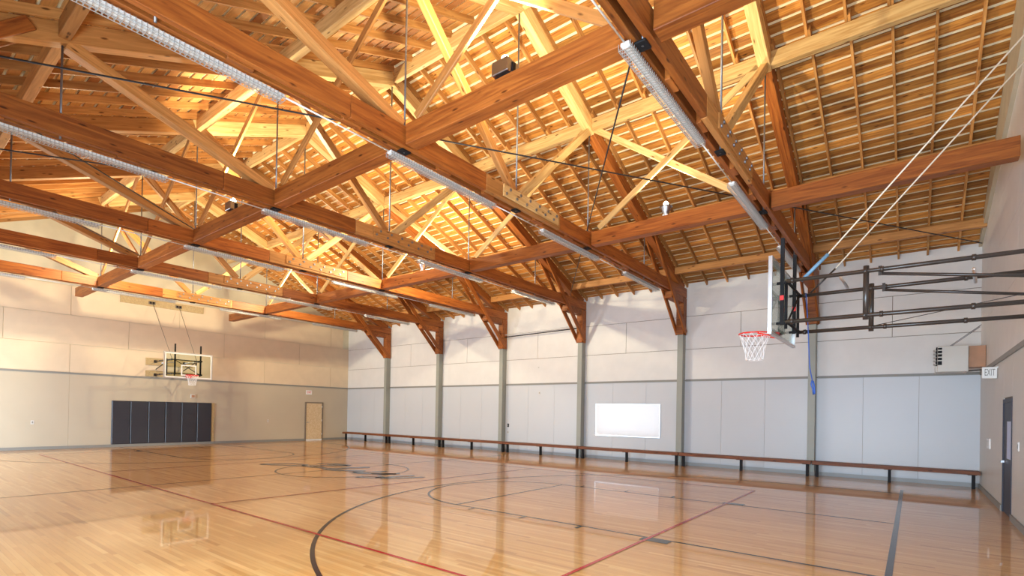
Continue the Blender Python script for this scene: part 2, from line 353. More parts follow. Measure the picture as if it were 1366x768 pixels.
# hoop wall panels, with the doorway left free
DY0, DY1, DZ = 12.85, 14.02, 2.17
for a, b in ((YN, 0.1), (0.1, 1.52), (1.52, 2.9), (2.9, 4.3), (4.3, 5.7), (5.7, 7.1), (7.1, 8.5), (8.5, 9.9), (9.9, 11.3), (11.3, DY0), (DY1, 15.4), (15.4, 16.95), (16.95, YF - PT)):
    box('panel', XR - PT, XR, a + G / 2, b - G / 2, 0, 3.02, M['lower_hoop'], wr)
box('panel', XR - PT, XR, DY0 + G / 2, DY1 - G / 2, DZ + 0.06, 3.02, M['lower_hoop'], wr)
ys = [YN, 2.4, 6.4, 10.4, 14.4, YF - PT]
for z0, z1, o in ((3.05, 4.3, 0), (4.3, 5.5, 2), (5.5, 6.5, 0)):
    yy = [YN] + [y - o for y in ys[1:-1]] + [YF - PT]
    for a, b in zip(yy, yy[1:]): box('panel', XR - PT, XR, a + G / 2, b - G / 2, z0, z1 - G, M['upper'], wr)
poly_prism('gable_board', [(XR - PT, YF - PT, 6.5), (XR - PT, 12.2, 7.82), (XR - PT, YC, 9.3), (XR - PT, YN, 6.5)], (PT, 0, 0), M['upper'], wr)
poly_prism('rake_board', [(XR - 0.09, YF - PT, 6.42), (XR - 0.09, 12.2, 7.82), (XR - 0.09, YC, 9.32), (XR - 0.09, YC, zroof(YC)), (XR - 0.09, YF - PT, zroof(YF - PT))], (0.09, 0, 0), M['rake'], wr)
# near wall behind the camera: piers round four openings
nw = [(XL, XR, 3.0, 6.6), (XL, NW[0][0], 0, 3.0), (NW[0][1], NW[1][0], 0, 3.0), (NW[1][1], NW[2][0], 0, 3.0), (NW[2][1], XR, 0, 3.0), (NW[1][0], NW[1][1], NW[1][3], 3.0), (NW[2][0], NW[2][1], NW[2][3], 3.0),
      (NW[0][0], NW[0][1], NW[0][3], 3.0)] + [(a, b, 0, z0) for a, b, z0, z1 in NW[1:]]
tag(multi('wall_near', [(a, b, YN - 0.25, YN, z0, z1) for a, b, z0, z1 in nw], M['lower']), 'near wall behind the camera with openings', None, None, 'structure')
for i, (a, b, z0, z1) in enumerate(NW[1:]):
    o = box('window_%d' % (i + 1), a, b, YN - 0.12, YN - 0.11, z0, z1, M['glass']); tag(o, 'wide window in the near wall', None, None, 'structure')
    multi('window_frame', [(a, b, -0.03, 0.03, z0, z0 + 0.06), (a, b, -0.03, 0.03, z1 - 0.06, z1)] + [(a + (b - a) * k / 3 - 0.03, a + (b - a) * k / 3 + 0.03, -0.03, 0.03, z0, z1) for k in range(4)], M['alu'], o, 0, (0, 0, 0)).location = (-o.location.x, 0, -o.location.z)
g = box('outside_ground', XL - 12, XR + 12, YN - 14, YN - 0.26, -0.2, -0.05, M['ground']); tag(g, 'concrete yard outside the near wall', None, None, 'structure')

# trims
def trim(n, *a, label='grey trim rail', ma='trim'): return tag(box(n, *a, M[ma]), label, None, None, 'structure')
k = 1
for a, b in zip(xs, xs[1:]): trim('trim_%d' % k, a + (0.13 if k > 1 else 0), b - (0.13 if k < 7 else 0), YF - 0.045, YF, 3.0, 3.075, label='grey rail dividing the long wall boards'); k += 1
trim('trim_8', XL, XL + 0.045, YN, YF - 0.05, 3.0, 3.075, label='grey rail dividing the end wall boards')
trim('trim_9', XR - 0.045, XR, YN, YF - 0.05, 2.99, 3.085, label='grey rail dividing the hoop wall boards')
trim('baseboard_far', XL + 0.03, XR - 0.03, YF - 0.04, YF - PT, 0, 0.11, label='grey rubber baseboard of the long wall', ma='basegrey')
trim('baseboard_left', XL + PT, XL + 0.03 + PT, YN, YF - 0.04, 0, 0.11, label='grey rubber baseboard of the end wall')
trim('baseboard_right', XR - 0.03 - PT, XR - PT, DY1 + 0.06, YF - 0.04, 0, 0.11, label='grey rubber baseboard of the hoop wall')
trim('trim_10', XR - 0.03 - PT, XR - PT, YN, DY0 - 0.06, 0, 0.11, label='grey rubber baseboard nearer than the dark door')

# ---------------------------------------------------------------- roof
roof = tag(bpy.data.objects.new('ceiling', None), 'open timber roof of rafters and spaced boards', None, None, 'structure'); C.objects.link(roof)
for s in (1, -1):
    yw = YF + 0.2 if s > 0 else YN - 0.2
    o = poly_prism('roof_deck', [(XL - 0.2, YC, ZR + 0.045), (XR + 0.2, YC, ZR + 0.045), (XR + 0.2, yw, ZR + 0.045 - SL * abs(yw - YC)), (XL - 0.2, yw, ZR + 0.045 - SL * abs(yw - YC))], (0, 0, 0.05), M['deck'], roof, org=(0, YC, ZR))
ang = math.atan(SL); PITCH = 0.235; NR = 43
bxs = [XL] + [(TX[i] + 0.0) for i in range(6)] + [XR]
bm_r = {}
def board_mesh(L):
    L = round(L, 2)
    if L not in bm_r:
        bm = bmesh.new(); bm_box(bm, -L / 2, L / 2, -0.094, 0.094, 0, 0.022); me = to_mesh(bm, 'roof_board'); me.materials.append(M['rb']); bm_r[L] = me
    return bm_r[L]
stuff = bmesh.new(); cnt = 0
for s in (1, -1):
    for bay in range(6, -1, -1):
        a, b = bxs[bay], bxs[bay + 1]
        for r in range(NR):
            y = YC + s * (0.13 + PITCH * r); z = zroof(y); L = b - a - 0.006
            rot = Matrix.Rotation(-s * ang, 4, 'X'); mw = Matrix.Translation(((a + b) / 2, y, z)) @ rot @ Matrix.Rotation(random.uniform(-0.0015, 0.0015), 4, 'Z')
            if s > 0 and cnt < 300:
                o = link('roof_board', board_mesh(L), None, roof, mw); cnt += 1
            else:
                bm2 = bmesh.new(); bm_box(bm2, -L / 2, L / 2, -0.094, 0.094, 0, 0.022); bm2.transform(mw)
                me = bpy.data.meshes.new('t'); bm2.to_mesh(me); bm2.free(); stuff.from_mesh(me); bpy.data.meshes.remove(me)
sb = link('roof_board', to_mesh(stuff, 'roof_boards_rest'), strips('roof_board_rows', 'X', PITCH, 4.1, [(0.0, (0.28, 0.10, 0.025)), (0.4, (0.44, 0.19, 0.055)), (0.7, (0.55, 0.27, 0.08)), (1.0, (0.68, 0.40, 0.15))], 0.6, 0.3, False), roof)
sb['kind'] = 'stuff'
# rafters: six spaces to a bay, lapped over the purlin rows
RD = 0.15; YP = 11.5 - YC
def rafter(x, s, d0, d1):
    z = lambda d: ZR - SL * d - RD / 2 / math.cos(ang)
    beam('rafter', (x, YC + s * d0, z(d0)), (x, YC + s * d1, z(d1)), 0.045, RD, M['rafter'], roof, 0)
rxs = []
for bay in range(7):
    a, b = bxs[bay], bxs[bay + 1]; nn = 6
    rxs += [a + (b - a) * k / nn for k in range(nn)]
rxs = rxs[1:]
for s in (1, -1):
    for i, x in enumerate(rxs):
        rafter(x + 0.10, s, 0.02, YP + 0.14); rafter(x + 0.15, s, YP - 0.14, 9.99)

# ---------------------------------------------------------------- purlins and beam rows
ZRB = lambda y: zroof(y) - RD / math.cos(ang)            # underside of the rafters
def row(name, y, ztop, wd, ht, ma, label, cat, x0=XL + 0.02, x1=XR - 0.02, gap=0.0):
    t = thing(name, label, cat, (0, y, 0))
    cuts = [x0] + [q for q in TX] + [x1]
    for a, b in zip(cuts, cuts[1:]):
        aa = a + (gap if a in TX else 0.002); bb = b - (gap if b in TX else 0.002)
        j = random.uniform(-0.008, 0.008)
        beam('beam_segment', (aa, 0, ztop - ht / 2 + j), (bb, 0, ztop - ht / 2 + j), wd, ht, M[ma] if isinstance(ma, str) else ma, t)
    return t
row('purlin', 11.5, ZRB(11.5), 0.15, 0.30, 'pale', 'pale squared purlin under the rafters of the long wall slope, halfway up', 'beam', gap=0.11)
row('purlin', 5.5, ZRB(5.5), 0.15, 0.30, 'pale', 'pale squared purlin under the near slope rafters, nearest the ridge', 'beam', gap=0.11)
row('purlin', 2.0, ZRB(2.0), 0.15, 0.28, 'web', 'squared purlin low on the near slope at upper left', 'beam', gap=0.11)
row('purlin', 15.0, ZRB(15.0), 0.15, 0.24, 'web', 'squared purlin low on the far slope, behind the second beam row', 'beam', gap=0.11)
row('eave_beam', 17.35, ZRB(17.35) + 0.0, 0.14, 0.22, 'web', 'brown eave beam running just inside the top of the long wall', 'beam', gap=0.11)
row('ridge_beam', YC, ZRB(YC) + 0.05, 0.10, 0.34, 'pale', 'pale ridge beam along the top of the roof', 'beam', gap=0.11)
ZC0, ZC1 = 6.0, 6.33                                     # bottom chord
row('longitudinal_beam', 5.5, ZC1 + 0.0, 0.24, 0.33, 'chord', 'heavy reddish beam row crossing the trusses, nearer the camera', 'beam', x0=-25.9, x1=XR - 0.12, gap=0.17)
row('longitudinal_beam', 11.5, ZC1 + 0.0, 0.24, 0.33, 'chord', 'heavy reddish beam row crossing the trusses, nearer the long wall', 'beam', x0=-26.5, x1=XR - 0.12, gap=0.17)

# ---------------------------------------------------------------- trusses
NAMES = ['first timber truss, farthest, next to the end wall', 'second timber truss from the end wall', 'third timber truss from the end wall', 'fourth timber truss from the end wall', 'fifth timber truss, crossing the middle of the picture', 'sixth timber truss, nearest, above the near backboard']
def make_truss():
    t = thing('timber_truss', NAMES[5], 'truss', (TX[5], 0, 0), 'timber roof trusses')
    zc = (ZC0 + ZC1) / 2
    y0, y1 = YN + 0.03, YF - 0.05
    for sx in (-1, 1):       # two plies, jointed off the centre
        ys_ = [y0, 5.5 + 0.9 * sx, 8.0, y1] if sx < 0 else [y0, 4.4, 7.4, 10.0, y1]
        for a, b in zip(ys_, ys_[1:]):
            mt = M['web'] if (sx > 0 and (abs(a - 7.4) < 0.01 )) else M['chord']
            beam('chord_ply', (0.085 * sx, a + 0.003, zc), (0.085 * sx, b - 0.003, zc), 0.09, ZC1 - ZC0, mt, t)
    for y in (-0.2, 1.2, 2.9, 4.5, 6.4, 7.6, 9.3, 10.6, 12.6, 13.7, 16.0, 17.5):
        beam('spacer_block', (0, y - 0.16, zc - 0.035), (0, y + 0.16, zc - 0.035), 0.078, 0.30, M['chord'], t)
    # bolted splice plate on the right ply
    sp = beam('splice_plate', (0.145, 7.9, zc + 0.02), (0.145, 9.9, zc + 0.02), 0.028, 0.24, M['web'], t, 0.003)
    bm = bmesh.new(); bm_tube(bm, [(0, -0.013, 0), (0, -0.032, 0)], 0.03, 8); bme = to_mesh(bm, 'bolt')
    for i in range(6):
        for j in (-1, 1): link('bolt', bme, M['rod'], sp).location = (-0.85 + 0.34 * i + 0.06 * j, 0, 0.055 * j)
    for y in (5.5, 8.5, 11.5):   # cast washers under the rods
        box('washer', -0.07, 0.07, y - 0.09, y + 0.09, ZC0 - 0.03, ZC0 - 0.001, M['black'], t, 0.008)
    # top chords and the webs, in mirrored pairs
    for s in (1, -1):
        f = lambda d: YC + s * d
        zt = lambda d: ZRB(YC + s * d) - 0.17
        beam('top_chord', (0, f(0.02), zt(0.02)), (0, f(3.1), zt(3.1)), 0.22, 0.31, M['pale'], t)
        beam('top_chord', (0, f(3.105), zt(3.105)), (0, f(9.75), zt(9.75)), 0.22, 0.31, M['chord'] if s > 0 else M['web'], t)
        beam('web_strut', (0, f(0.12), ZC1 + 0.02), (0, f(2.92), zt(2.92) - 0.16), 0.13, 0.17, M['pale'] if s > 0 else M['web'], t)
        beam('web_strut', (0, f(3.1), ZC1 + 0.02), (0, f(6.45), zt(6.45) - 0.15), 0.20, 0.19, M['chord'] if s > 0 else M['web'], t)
        for sx in (-1, 1):   # knee braces clasping the chord
            beam('knee_brace', (0.16 * sx, f(9.82), 4.72), (0.16 * sx, f(6.9), zt(6.9) + 0.05), 0.055, 0.19, M['chord'], t)
        for d, zt_ in ((3.0, zt(3.0) - 0.1), (6.5, zt(6.5) - 0.1)):
            tube('tie_rod', [(0, f(d), ZC0 - 0.03), (0, f(d), zt_)], 0.016, M['rod'], t, 8)
    tube('tie_rod', [(0, YC, ZC0 - 0.03), (0, YC, ZRB(YC) - 0.2)], 0.018, M['rod'], t, 8)
    # hanging post and bolster over the column
    box('post_head', -0.13, 0.13, YF - 0.37, YF - 0.05, 4.66, 5.98, M['chord'], t, 0.008)
    box('bolster', -0.13, 0.13, YF - 1.5, YF - 0.4, 5.76, 5.995, M['chord'], t, 0.008)
    return t
T = [None] * 6
T[5] = make_truss()
for i in range(4, -1, -1):
    T[i] = copy_tree(T[5]); T[i].location.x = TX[i]; T[i]['label'] = NAMES[i]
for ch in T[4].children:                                 # the fifth truss has a paler splice plate
    if ch.name.startswith('splice_plate'): ch.data = ch.data.copy(); ch.data.materials[0] = M['pale']

# sway bracing: crossed timbers between neighbouring trusses over each beam row
for y, lab in ((11.5, 'nearer the long wall'), (5.5, 'nearer the camera')):
    for i in range(5):
        a, b = TX[i], TX[i + 1]; t = thing('cross_brace', 'crossed light timbers on the beam row %s, %s' % (lab, ['between two farthest trusses', 'second bay from end', 'third bay from end', 'fourth bay from end', 'between two nearest trusses'][i]), 'brace', (a, y, ZC1), 'sway bracing between the trusses')
        zt = ZRB(y) - 0.22 - ZC1; L = b - a
        beam('brace', (0.34, -0.05, 0.085), (L - 0.12, -0.05, zt), 0.05, 0.15, M['pale'] if y > 8 else M['web'], t)
        beam('brace', (0.12, 0.05, zt), (L - 0.34, 0.05, 0.085), 0.05, 0.15, M['pale'] if y > 8 else M['web'], t)

# wind rods lying across the chords
for lab, p0, p1 in (('long thin black rod from the middle of the picture to the far right corner', (-11.2, -1.3, 6.36), (1.36, 17.9, 6.36)),
                    ('thin black rod descending from the nearest truss to the fourth column head', (-2.4, 5.4, 6.38), (-10.6, 17.2, 6.38)),
                    ('thin black rod across the upper left, above the fourth truss', (-14.9, -1.2, 6.36), (-10.75, 5.2, 6.36)),
                    ('thin black rod at far left rising to the third truss', (-9.4, -0.9, 6.36), (-14.7, 5.4, 6.36)),
                    ('thin black rod at far left under the third truss', (-13.0, -0.3, 6.36), (-18.8, 5.5, 6.36))):
    tag(tube('wind_rod', [p0, p1], 0.013, M['wire'], None, 6), lab, 'rod', 'wind rods across the trusses')

# ---------------------------------------------------------------- columns
ORD = ['leftmost', 'second', 'third', 'fourth', 'fifth', 'sixth, rightmost']
for i in range(6):
    t = thing('wall_column', 'olive grey post on the long wall, %s from the left, carrying a truss' % ORD[i], 'column', (TX[i], YF - 0.2, 0), 'posts along the long wall')
    box('shaft', -0.10, 0.10, -0.10, 0.18, 0, 4.66, M['post'], t, 0.006)
    box('base_shoe', -0.115, 0.115, -0.115, 0.18, 0, 0.12, M['trim'], t, 0.004)

# ---------------------------------------------------------------- benches
bends = [-26.42, -22.46, -18.36, -14.32, -10.50, -6.46, -2.40, 1.39]
BL = ['leftmost wooden bench, in the far corner', 'second wooden bench from the far corner', 'third wooden bench from the far corner', 'middle wooden bench, left of the whiteboard', 'wooden bench under the whiteboard', 'second wooden bench from the right', 'rightmost wooden bench, ending at the hoop wall']
for k in range(7):
    a, b = bends[k] + 0.01, bends[k + 1] - 0.01; L = b - a
    t = thing('bench', BL[k], 'bench', (a, YF - 0.52, 0), 'benches along the long wall')
    beam('seat_plank', (0, -0.095, 0.445), (L, -0.095, 0.445), 0.17, 0.05, M['bench'], t)
    beam('seat_plank', (0, 0.09, 0.445), (L, 0.09, 0.445), 0.17, 0.05, M['bench'], t)
    beam('apron', (0.0, -0.165, 0.40), (L, -0.165, 0.40), 0.03, 0.05, M['bench'], t, 0.003)
    for xx in (0.12, L / 2, L - 0.12):
        lg = multi('leg', [(xx - 0.035, xx + 0.035, -0.05, 0.05, 0, 0.36)], M['black'], t)
        multi('leg_bracket', [(xx - 0.12, xx + 0.06, -0.14, 0.14, 0.36, 0.419)], M['black'], lg)

# ---------------------------------------------------------------- long wall items
t = thing('whiteboard', 'glossy white board on the long wall above the bench', 'whiteboard', (-8.73, YF - PT, 1.55))
box('writing_surface', -1.31, 1.31, -0.028, -0.002, -0.60, 0.60, M['board'], t)
multi('frame', [(-1.34, 1.34, -0.035, 0, 0.60, 0.63), (-1.34, 1.34, -0.035, 0, -0.63, -0.60), (-1.34, -1.31, -0.035, 0, -0.6, 0.6), (1.31, 1.34, -0.035, 0, -0.6, 0.6)], M['alu'], t)
def plate(label, x, y, z, nrm, w_=0.075, h_=0.12, dark=False, cat='outlet', name='wall_outlet'):
    t = thing(name, label, cat, (x, y, z))
    d = 0.012
    if nrm == 'y': box('cover_plate', -w_ / 2, w_ / 2, -d, -0.0005, -h_ / 2, h_ / 2, M['black' if dark else 'plastic'], t, 0.002); box('socket', -w_ / 5, w_ / 5, -d - 0.004, -d, -h_ / 4, h_ / 4, M['trim'], t)
    elif nrm == 'l': box('cover_plate', 0.0005, d, -w_ / 2, w_ / 2, -h_ / 2, h_ / 2, M['plastic'], t, 0.002); box('socket', d, d + 0.004, -w_ / 5, w_ / 5, -h_ / 4, h_ / 4, M['trim'], t)
    else: box('cover_plate', -d, -0.0005, -w_ / 2, w_ / 2, -h_ / 2, h_ / 2, M['white'], t, 0.002); box('socket', -d - 0.006, -d, -w_ / 5, w_ / 5, -h_ / 4, h_ / 4, M['trim'], t)
plate('small dark wall switch right of the third column', -14.3 + 0.28 - 0.55, YF - PT, 1.19, 'y', 0.10, 0.15, True, 'switch', 'wall_switch')
plate('small pale outlet below the dark switch', -14.57, YF - PT, 0.88, 'y', 0.09, 0.13)
plate('small white sensor high on the boards between third and fourth columns', -12.87, YF - PT, 2.65, 'y', 0.07, 0.12, False, 'sensor', 'wall_sensor')
plate('small hook plate on the whitewashed boards above the white sensor', -12.93, YF - PT, 3.76, 'y', 0.05, 0.05, False, 'hook', 'wall_hook')
plate('white outlet on the end wall left of the wall pads', XL + PT, 4.4, 1.06, 'l', 0.10, 0.15)
plate('small outlet on the end wall left of the blond door', XL + PT, 13.65, 1.10, 'l', 0.09, 0.14)
tag(tube('conduit', [(TX[2] + 0.13, YF - 0.2, 5.19), (TX[3] - 0.13, YF - 0.2, 5.27)], 0.022, M['wire'], None), 'dark thin pipe hung before the whitewashed boards', 'pipe')
tag(tube('conduit', [(TX[2] + 0.13, YF - 0.2, 5.29), (TX[3] - 0.13, YF - 0.2, 5.37)], 0.018, M['white'], None), 'white thin pipe just above the dark pipe', 'pipe')

# ---------------------------------------------------------------- end wall: door, pads, sign
t = tag(bpy.data.objects.new('door_1', None), 'blond wood door in a brown frame on the end wall', None, None, 'structure'); C.objects.link(t); t.location = (XL + PT, 16.29, 0)
leaf = box('door_leaf', 0.006, 0.035, -0.48, 0.48, 0.07, 2.09, M['doorwood'], t, 0.003)
hd = thing('x', None, None); bpy.data.objects.remove(hd)
multi('door_handle', [(0.0, 0.05, -0.44, -0.40, 0.0, 0.04), (0.035, 0.05, -0.44, -0.28, 0.01, 0.03)], M['steel'], leaf).location = (0.015, 0, -0.08)
for z in (0.3, 1.08, 1.86): box('hinge', 0.03, 0.05, 0.47, 0.50, z, z + 0.1, M['alu'], t)
multi('door_frame', [(0, 0.05, -0.56, -0.49, 0, 2.16), (0, 0.05, 0.49, 0.56, 0, 2.16), (0, 0.05, -0.49, 0.49, 2.10, 2.16)], M['joint'], t)
box('threshold', 0.0, 0.05, -0.49, 0.49, 0, 0.065, M['white'], t)
def exit_sign(label, loc, rz, w_=0.34, h_=0.24, sx=0.8, lm=M['redlabel']):
    t = thing('exit_sign', label, 'sign', loc); t.rotation_euler = (0, 0, rz)
    box('sign_case', -w_ / 2, w_ / 2, -0.025, 0.025, -h_ / 2, h_ / 2, M['white'], t, 0.006)
    for s in (-1, 1):
        c = bpy.data.curves.new('exit_lettering', 'FONT'); c.body = 'EXIT'; c.size = 0.17; c.align_x = 'CENTER'; c.align_y = 'CENTER'; c.extrude = 0.002
        tmp = bpy.data.objects.new('t', c); C.objects.link(tmp); bpy.context.view_layer.update(); me = bpy.data.meshes.new_from_object(tmp); bpy.data.objects.remove(tmp); me.materials.clear()
        o = link('exit_lettering', me, lm, t)
        o.location = (0, s * 0.0265, 0); o.rotation_euler = (math.radians(90), 0, 0 if s < 0 else math.pi); o.scale = (sx, 1.2 if sx < 0.8 else 1, 1)
    return t
exit_sign('white exit sign over the blond door', (XL + 0.047, 15.95, 2.70), math.radians(90))
t = exit_sign('white exit sign standing out from the hoop wall before the dark door', (1.275, 14.9, 2.80), math.radians(8), 0.24, 0.24, 0.5, M['trim'])
box('mounting_arm', 0.10, 0.135, -0.02, 0.02, 0.10, 0.13, M['white'], t)
PY = [6.89, 7.55, 8.22, 8.88, 9.54, 10.20, 10.84]
for k, w_ in enumerate(('leftmost', 'second', 'third', 'fourth', 'fifth', 'rightmost')):
    t = thing('wall_pad', '%s of the six charcoal pads under the far hoop' % w_, 'pad', (XL + PT, PY[k], 0), 'charcoal pads on the end wall')
    W = PY[k + 1] - PY[k]
    box('cushion', 0.012, 0.07, 0.008, W - 0.008, 0.12, 1.97, M['pad'], t, 0.02)
    box('backing_edge', 0, 0.012, 0.0, W, 0.11, 1.98, M['padedge'], t)
tag(box('pad_edging', XL + PT, XL + 0.06, 10.85, 10.97, 0.12, 1.97, M['tan'], None, 0.003), 'tan wooden strip at the right end of the wall pads', 'strip')
t = thing('wall_control', 'small reddish control box above the wall pads', 'control', (XL + PT, 10.05, 2.27))
box('case', 0, 0.05, -0.13, 0.06, -0.09, 0.09, M['plastic'], t, 0.004); box('screen', 0.05, 0.056, -0.10, 0.03, -0.06, 0.06, M['rust'], t)

# boards and pulleys for the far hoop
t = thing('cable_board', 'long tan board with two pulley brackets high on the end wall', 'board', (XL + PT, 8.75, 6.37))
box('plank', 0.001, 0.04, -1.65, 1.65, -0.15, 0.15, M['tan'], t, 0.004)
for y in (-0.48, 0.58):
    b = box('pulley_bracket', 0.04, 0.06, y - 0.13, y + 0.13, -0.07, 0.07, M['joint'], t, 0.003)
    multi('pulley', [(0.01, 0.09, -0.09, -0.05, -0.04, 0.04), (0.01, 0.09, 0.03, 0.07, -0.04, 0.04)], M['black'], b)

# ---------------------------------------------------------------- hoops
def net_mesh(r0, r1, h, n=12, lv=5):
    bm = bmesh.new()
    for k in range(n):
        for dr in (1, -1):
            pts = []
            for i in range(lv * 2 + 1):
                f = i / (lv * 2); z = -h * f; r = r0 + (r1 - r0) * (1 - (1 - f) ** 1.6); a = 2 * math.pi * (k + dr * f * lv * 0.5) / n
                rr = r * (1 + 0.03 * math.sin(5 * a + 9 * f)); pts.append((rr * math.cos(a), rr * math.sin(a), z))
            bm_tube(bm, pts, 0.0035, 4)
    for i in range(1):
        bm_tube(bm, [(r1 * math.cos(2 * math.pi * k / n), r1 * math.sin(2 * math.pi * k / n), -h) for k in range(n)], 0.004, 4, True)
    return to_mesh(bm, 'net')
def hoop(label, loc, sg, arm):
    """board face looks along -X when sg=+1; wall lies at +X*arm"""
    t = thing('basketball_hoop', label, 'basketball hoop', loc, 'wall mounted hoops')
    t.rotation_euler = (0, 0, 0 if sg > 0 else math.pi)
    bb = box('backboard', 0, 0.014, -0.94, 0.94, -0.08, 1.0, M['glass'], t)
    bb['label'] = 'clear glass rectangular backboard'
    fr = multi('frame', [(-0.006, 0.045, -0.95, -0.915, -0.10, 1.02), (-0.006, 0.045, 0.915, 0.95, -0.10, 1.02), (-0.006, 0.045, -0.915, 0.915, -0.10, -0.065), (-0.006, 0.045, -0.915, 0.915, 0.985, 1.02)], M['alu'], t)
    ln = multi('white_border', [(-0.004, -0.002, -0.915, -0.865, -0.065, 0.985), (-0.004, -0.002, 0.865, 0.915, -0.065, 0.985), (-0.004, -0.002, -0.865, 0.865, -0.065, -0.015), (-0.004, -0.002, -0.865, 0.865, 0.935, 0.985)], M['white'], t)
    multi('target_square', [(-0.004, -0.002, -0.30, -0.25, 0.03, 0.50), (-0.004, -0.002, 0.25, 0.30, 0.03, 0.50), (-0.004, -0.002, -0.25, 0.25, 0.45, 0.50), (-0.004, -0.002, -0.25, 0.25, 0.03, 0.08)], M['white'], t)
    rim = tube('rim', [(-0.39 + 0.235 * math.cos(2 * math.pi * k / 28), 0.235 * math.sin(2 * math.pi * k / 28), 0.05) for k in range(28)], 0.012, M['red'], t, 8, True)
    multi('rim_bracket', [(-0.17, -0.005, -0.09, 0.09, 0.005, 0.045), (-0.02, -0.005, -0.10, 0.10, -0.06, 0.07)], M['red'], t, 0.004)
    tube('rim_brace', [(-0.30, 0.22, 0.03), (-0.01, 0.10, -0.04)], 0.012, M['red'], t, 6); tube('rim_brace', [(-0.30, -0.22, 0.03), (-0.01, -0.10, -0.04)], 0.012, M['red'], t, 6)
    nt = link('net', net_mesh(0.235, 0.13, 0.42), M['netw'], t); nt.location = (-0.39, 0, 0.045)
    # upright masts behind the glass
    for y in (-0.5, 0.5):
        bm = bmesh.new(); bm_box(bm, 0.07, 0.12, y - 0.025, y + 0.025, 0.08, 1.38)
        link('mast', to_mesh(bm), M['black'], t)
        box('red_sticker', 0.068, 0.122, y - 0.027, y - 0.025, 0.45, 0.52, M['redlabel'], t)
        tube('mast_tube', [(0.15, y, 0.02), (0.15, y, 0.74)], 0.022, M['black'], t)
        for z in (0.09, 0.69): box('mast_clamp', 0.02, 0.17, y - 0.02, y + 0.02, z, z + 0.035, M['black'], t)
    for z in (0.11, 0.71): tube('cross_tube', [(0.17, -0.58, z), (0.17, 0.58, z)], 0.02, M['black'], t)
    tube('cross_tube', [(0.17, -0.5, 0.11), (0.17, 0.5, 0.71)], 0.014, M['black'], t)
    # four long arms to the wall
    for y in (-0.58, 0.58):
        for z in (0.11, 0.71):
            tube('support_arm', [(0.16, y, z), (arm, y, z)], 0.029, M['pipe'], t)
            for xx in (0.22, arm * 0.36, arm * 0.42, arm * 0.72): tube('collar', [(xx, y, z), (xx + 0.04, y, z)], 0.040, M['pipe'], t)
            box('wall_flange', arm - 0.02, arm, y - 0.06, y + 0.06, z - 0.06, z + 0.06, M['pipe'], t, 0.003)
        xv = arm * 0.37
        tube('upright', [(xv, y, 0.05), (xv, y, 0.78)], 0.034, M['pipe'], t)
        tube('diagonal_brace', [(arm * 0.42, y * 0.95, 0.66), (arm, y * 0.95, 0.36)], 0.021, M['pipe'], t)
        box('brace_lug', arm * 0.42 - 0.02, arm * 0.42 + 0.02, y * 0.95 - 0.02, y * 0.95 + 0.02, 0.64, 0.76, M['pipe'], t)
    tube('turnbuckle_wire', [(xv, -0.55, 0.12), (arm, 0.55, 0.28)], 0.005, M['wire'], t, 5)
    tube('turnbuckle_wire', [(xv, 0.55, 0.12), (arm, -0.55, 0.28)], 0.005, M['wire'], t, 5)
    tube('turnbuckle', [(arm * 0.66, -0.04, 0.19), (arm * 0.72, 0.02, 0.20)], 0.014, M['pipe'], t)
    for xx, y in ((arm * 0.27, -0.58), (arm * 0.74, 0.0)):
        tube('gas_spring', [(xx, y, 0.70), (xx + 0.05, y + 0.5, 0.62)], 0.022, M['alu'], t)
    return t
hr = hoop('near hoop on long dark pipes from the hoop wall, seen from behind', (-1.66, YB + 0.02, 3.07), 1, XR - PT + 1.66)
hl = hoop('far hoop with glass board over the charcoal pads', (-24.76, YB, 3.07), -1, 24.76 * -1 - XL - PT - 0.045)
# the far hoop's wall boards and cables
t = thing('mounting_boards', 'pair of tan boards on the end wall behind the far hoop', 'board', (XL + PT, YB, 3.1))
box('plank', 0.001, 0.04, -0.95, 0.95, 0.0, 0.26, M['tan'], t, 0.004); box('plank', 0.001, 0.04, -0.95, 0.95, 0.50, 0.82, M['tan'], t, 0.004)
for a, b, z0, lab in ((8.27, 8.45, 6.37, 'left thin cable holding the far hoop'), (9.33, 9.40, 6.35, 'right thin cable holding the far hoop')):
    tag(tube('hoist_cable', [(XL + 0.13, a, z0), (-24.95, b, 3.80)], 0.012, M['joint'], None, 6), lab, 'cable', 'hoist cables of the far hoop')
for y, lab in ((8.62, 'front pale hoist cable rising from the near hoop to the hoop wall'), (9.52, 'rear pale hoist cable rising from the near hoop to the hoop wall')):
    t = thing('hoist_cable', lab, 'cable', (-1.15, y, 3.95), 'hoist cables of the near hoop')
    tube('cable', [(0.16, 0, 0.18), (2.53, 0, 2.90)], 0.011, M['cord'], t, 6)
    tube('end_sleeve', [(-0.18, 0, -0.16), (0.16, 0, 0.18)], 0.014 if y > 9 else 0.026, M['pipe'] if y > 9 else M['paleblue'], t, 8)
    box('wall_anchor', 2.48, 2.555, -0.04, 0.04, 2.86, 3.0, M['black'], t)
t = thing('pull_strap', 'blue pull strap hanging from the near hoop in a loop', 'strap', (-1.28, 9.62, 2.1))
tube('strap', [(-0.12, -0.05, 1.70), (-0.09, -0.03, 1.2), (-0.06, 0, 0.5), (-0.02, 0, 0.28)], 0.009, M['blue'], t, 6)
tube('strap_loop', [(-0.02, 0, 0.28), (-0.035, 0, 0.22), (-0.01, 0.005, 0.14), (0.0, 0.01, 0.05), (0.015, 0.01, 0.07), (0.01, 0.005, 0.18), (-0.01, 0, 0.27)], 0.014, M['blue'], t, 6)

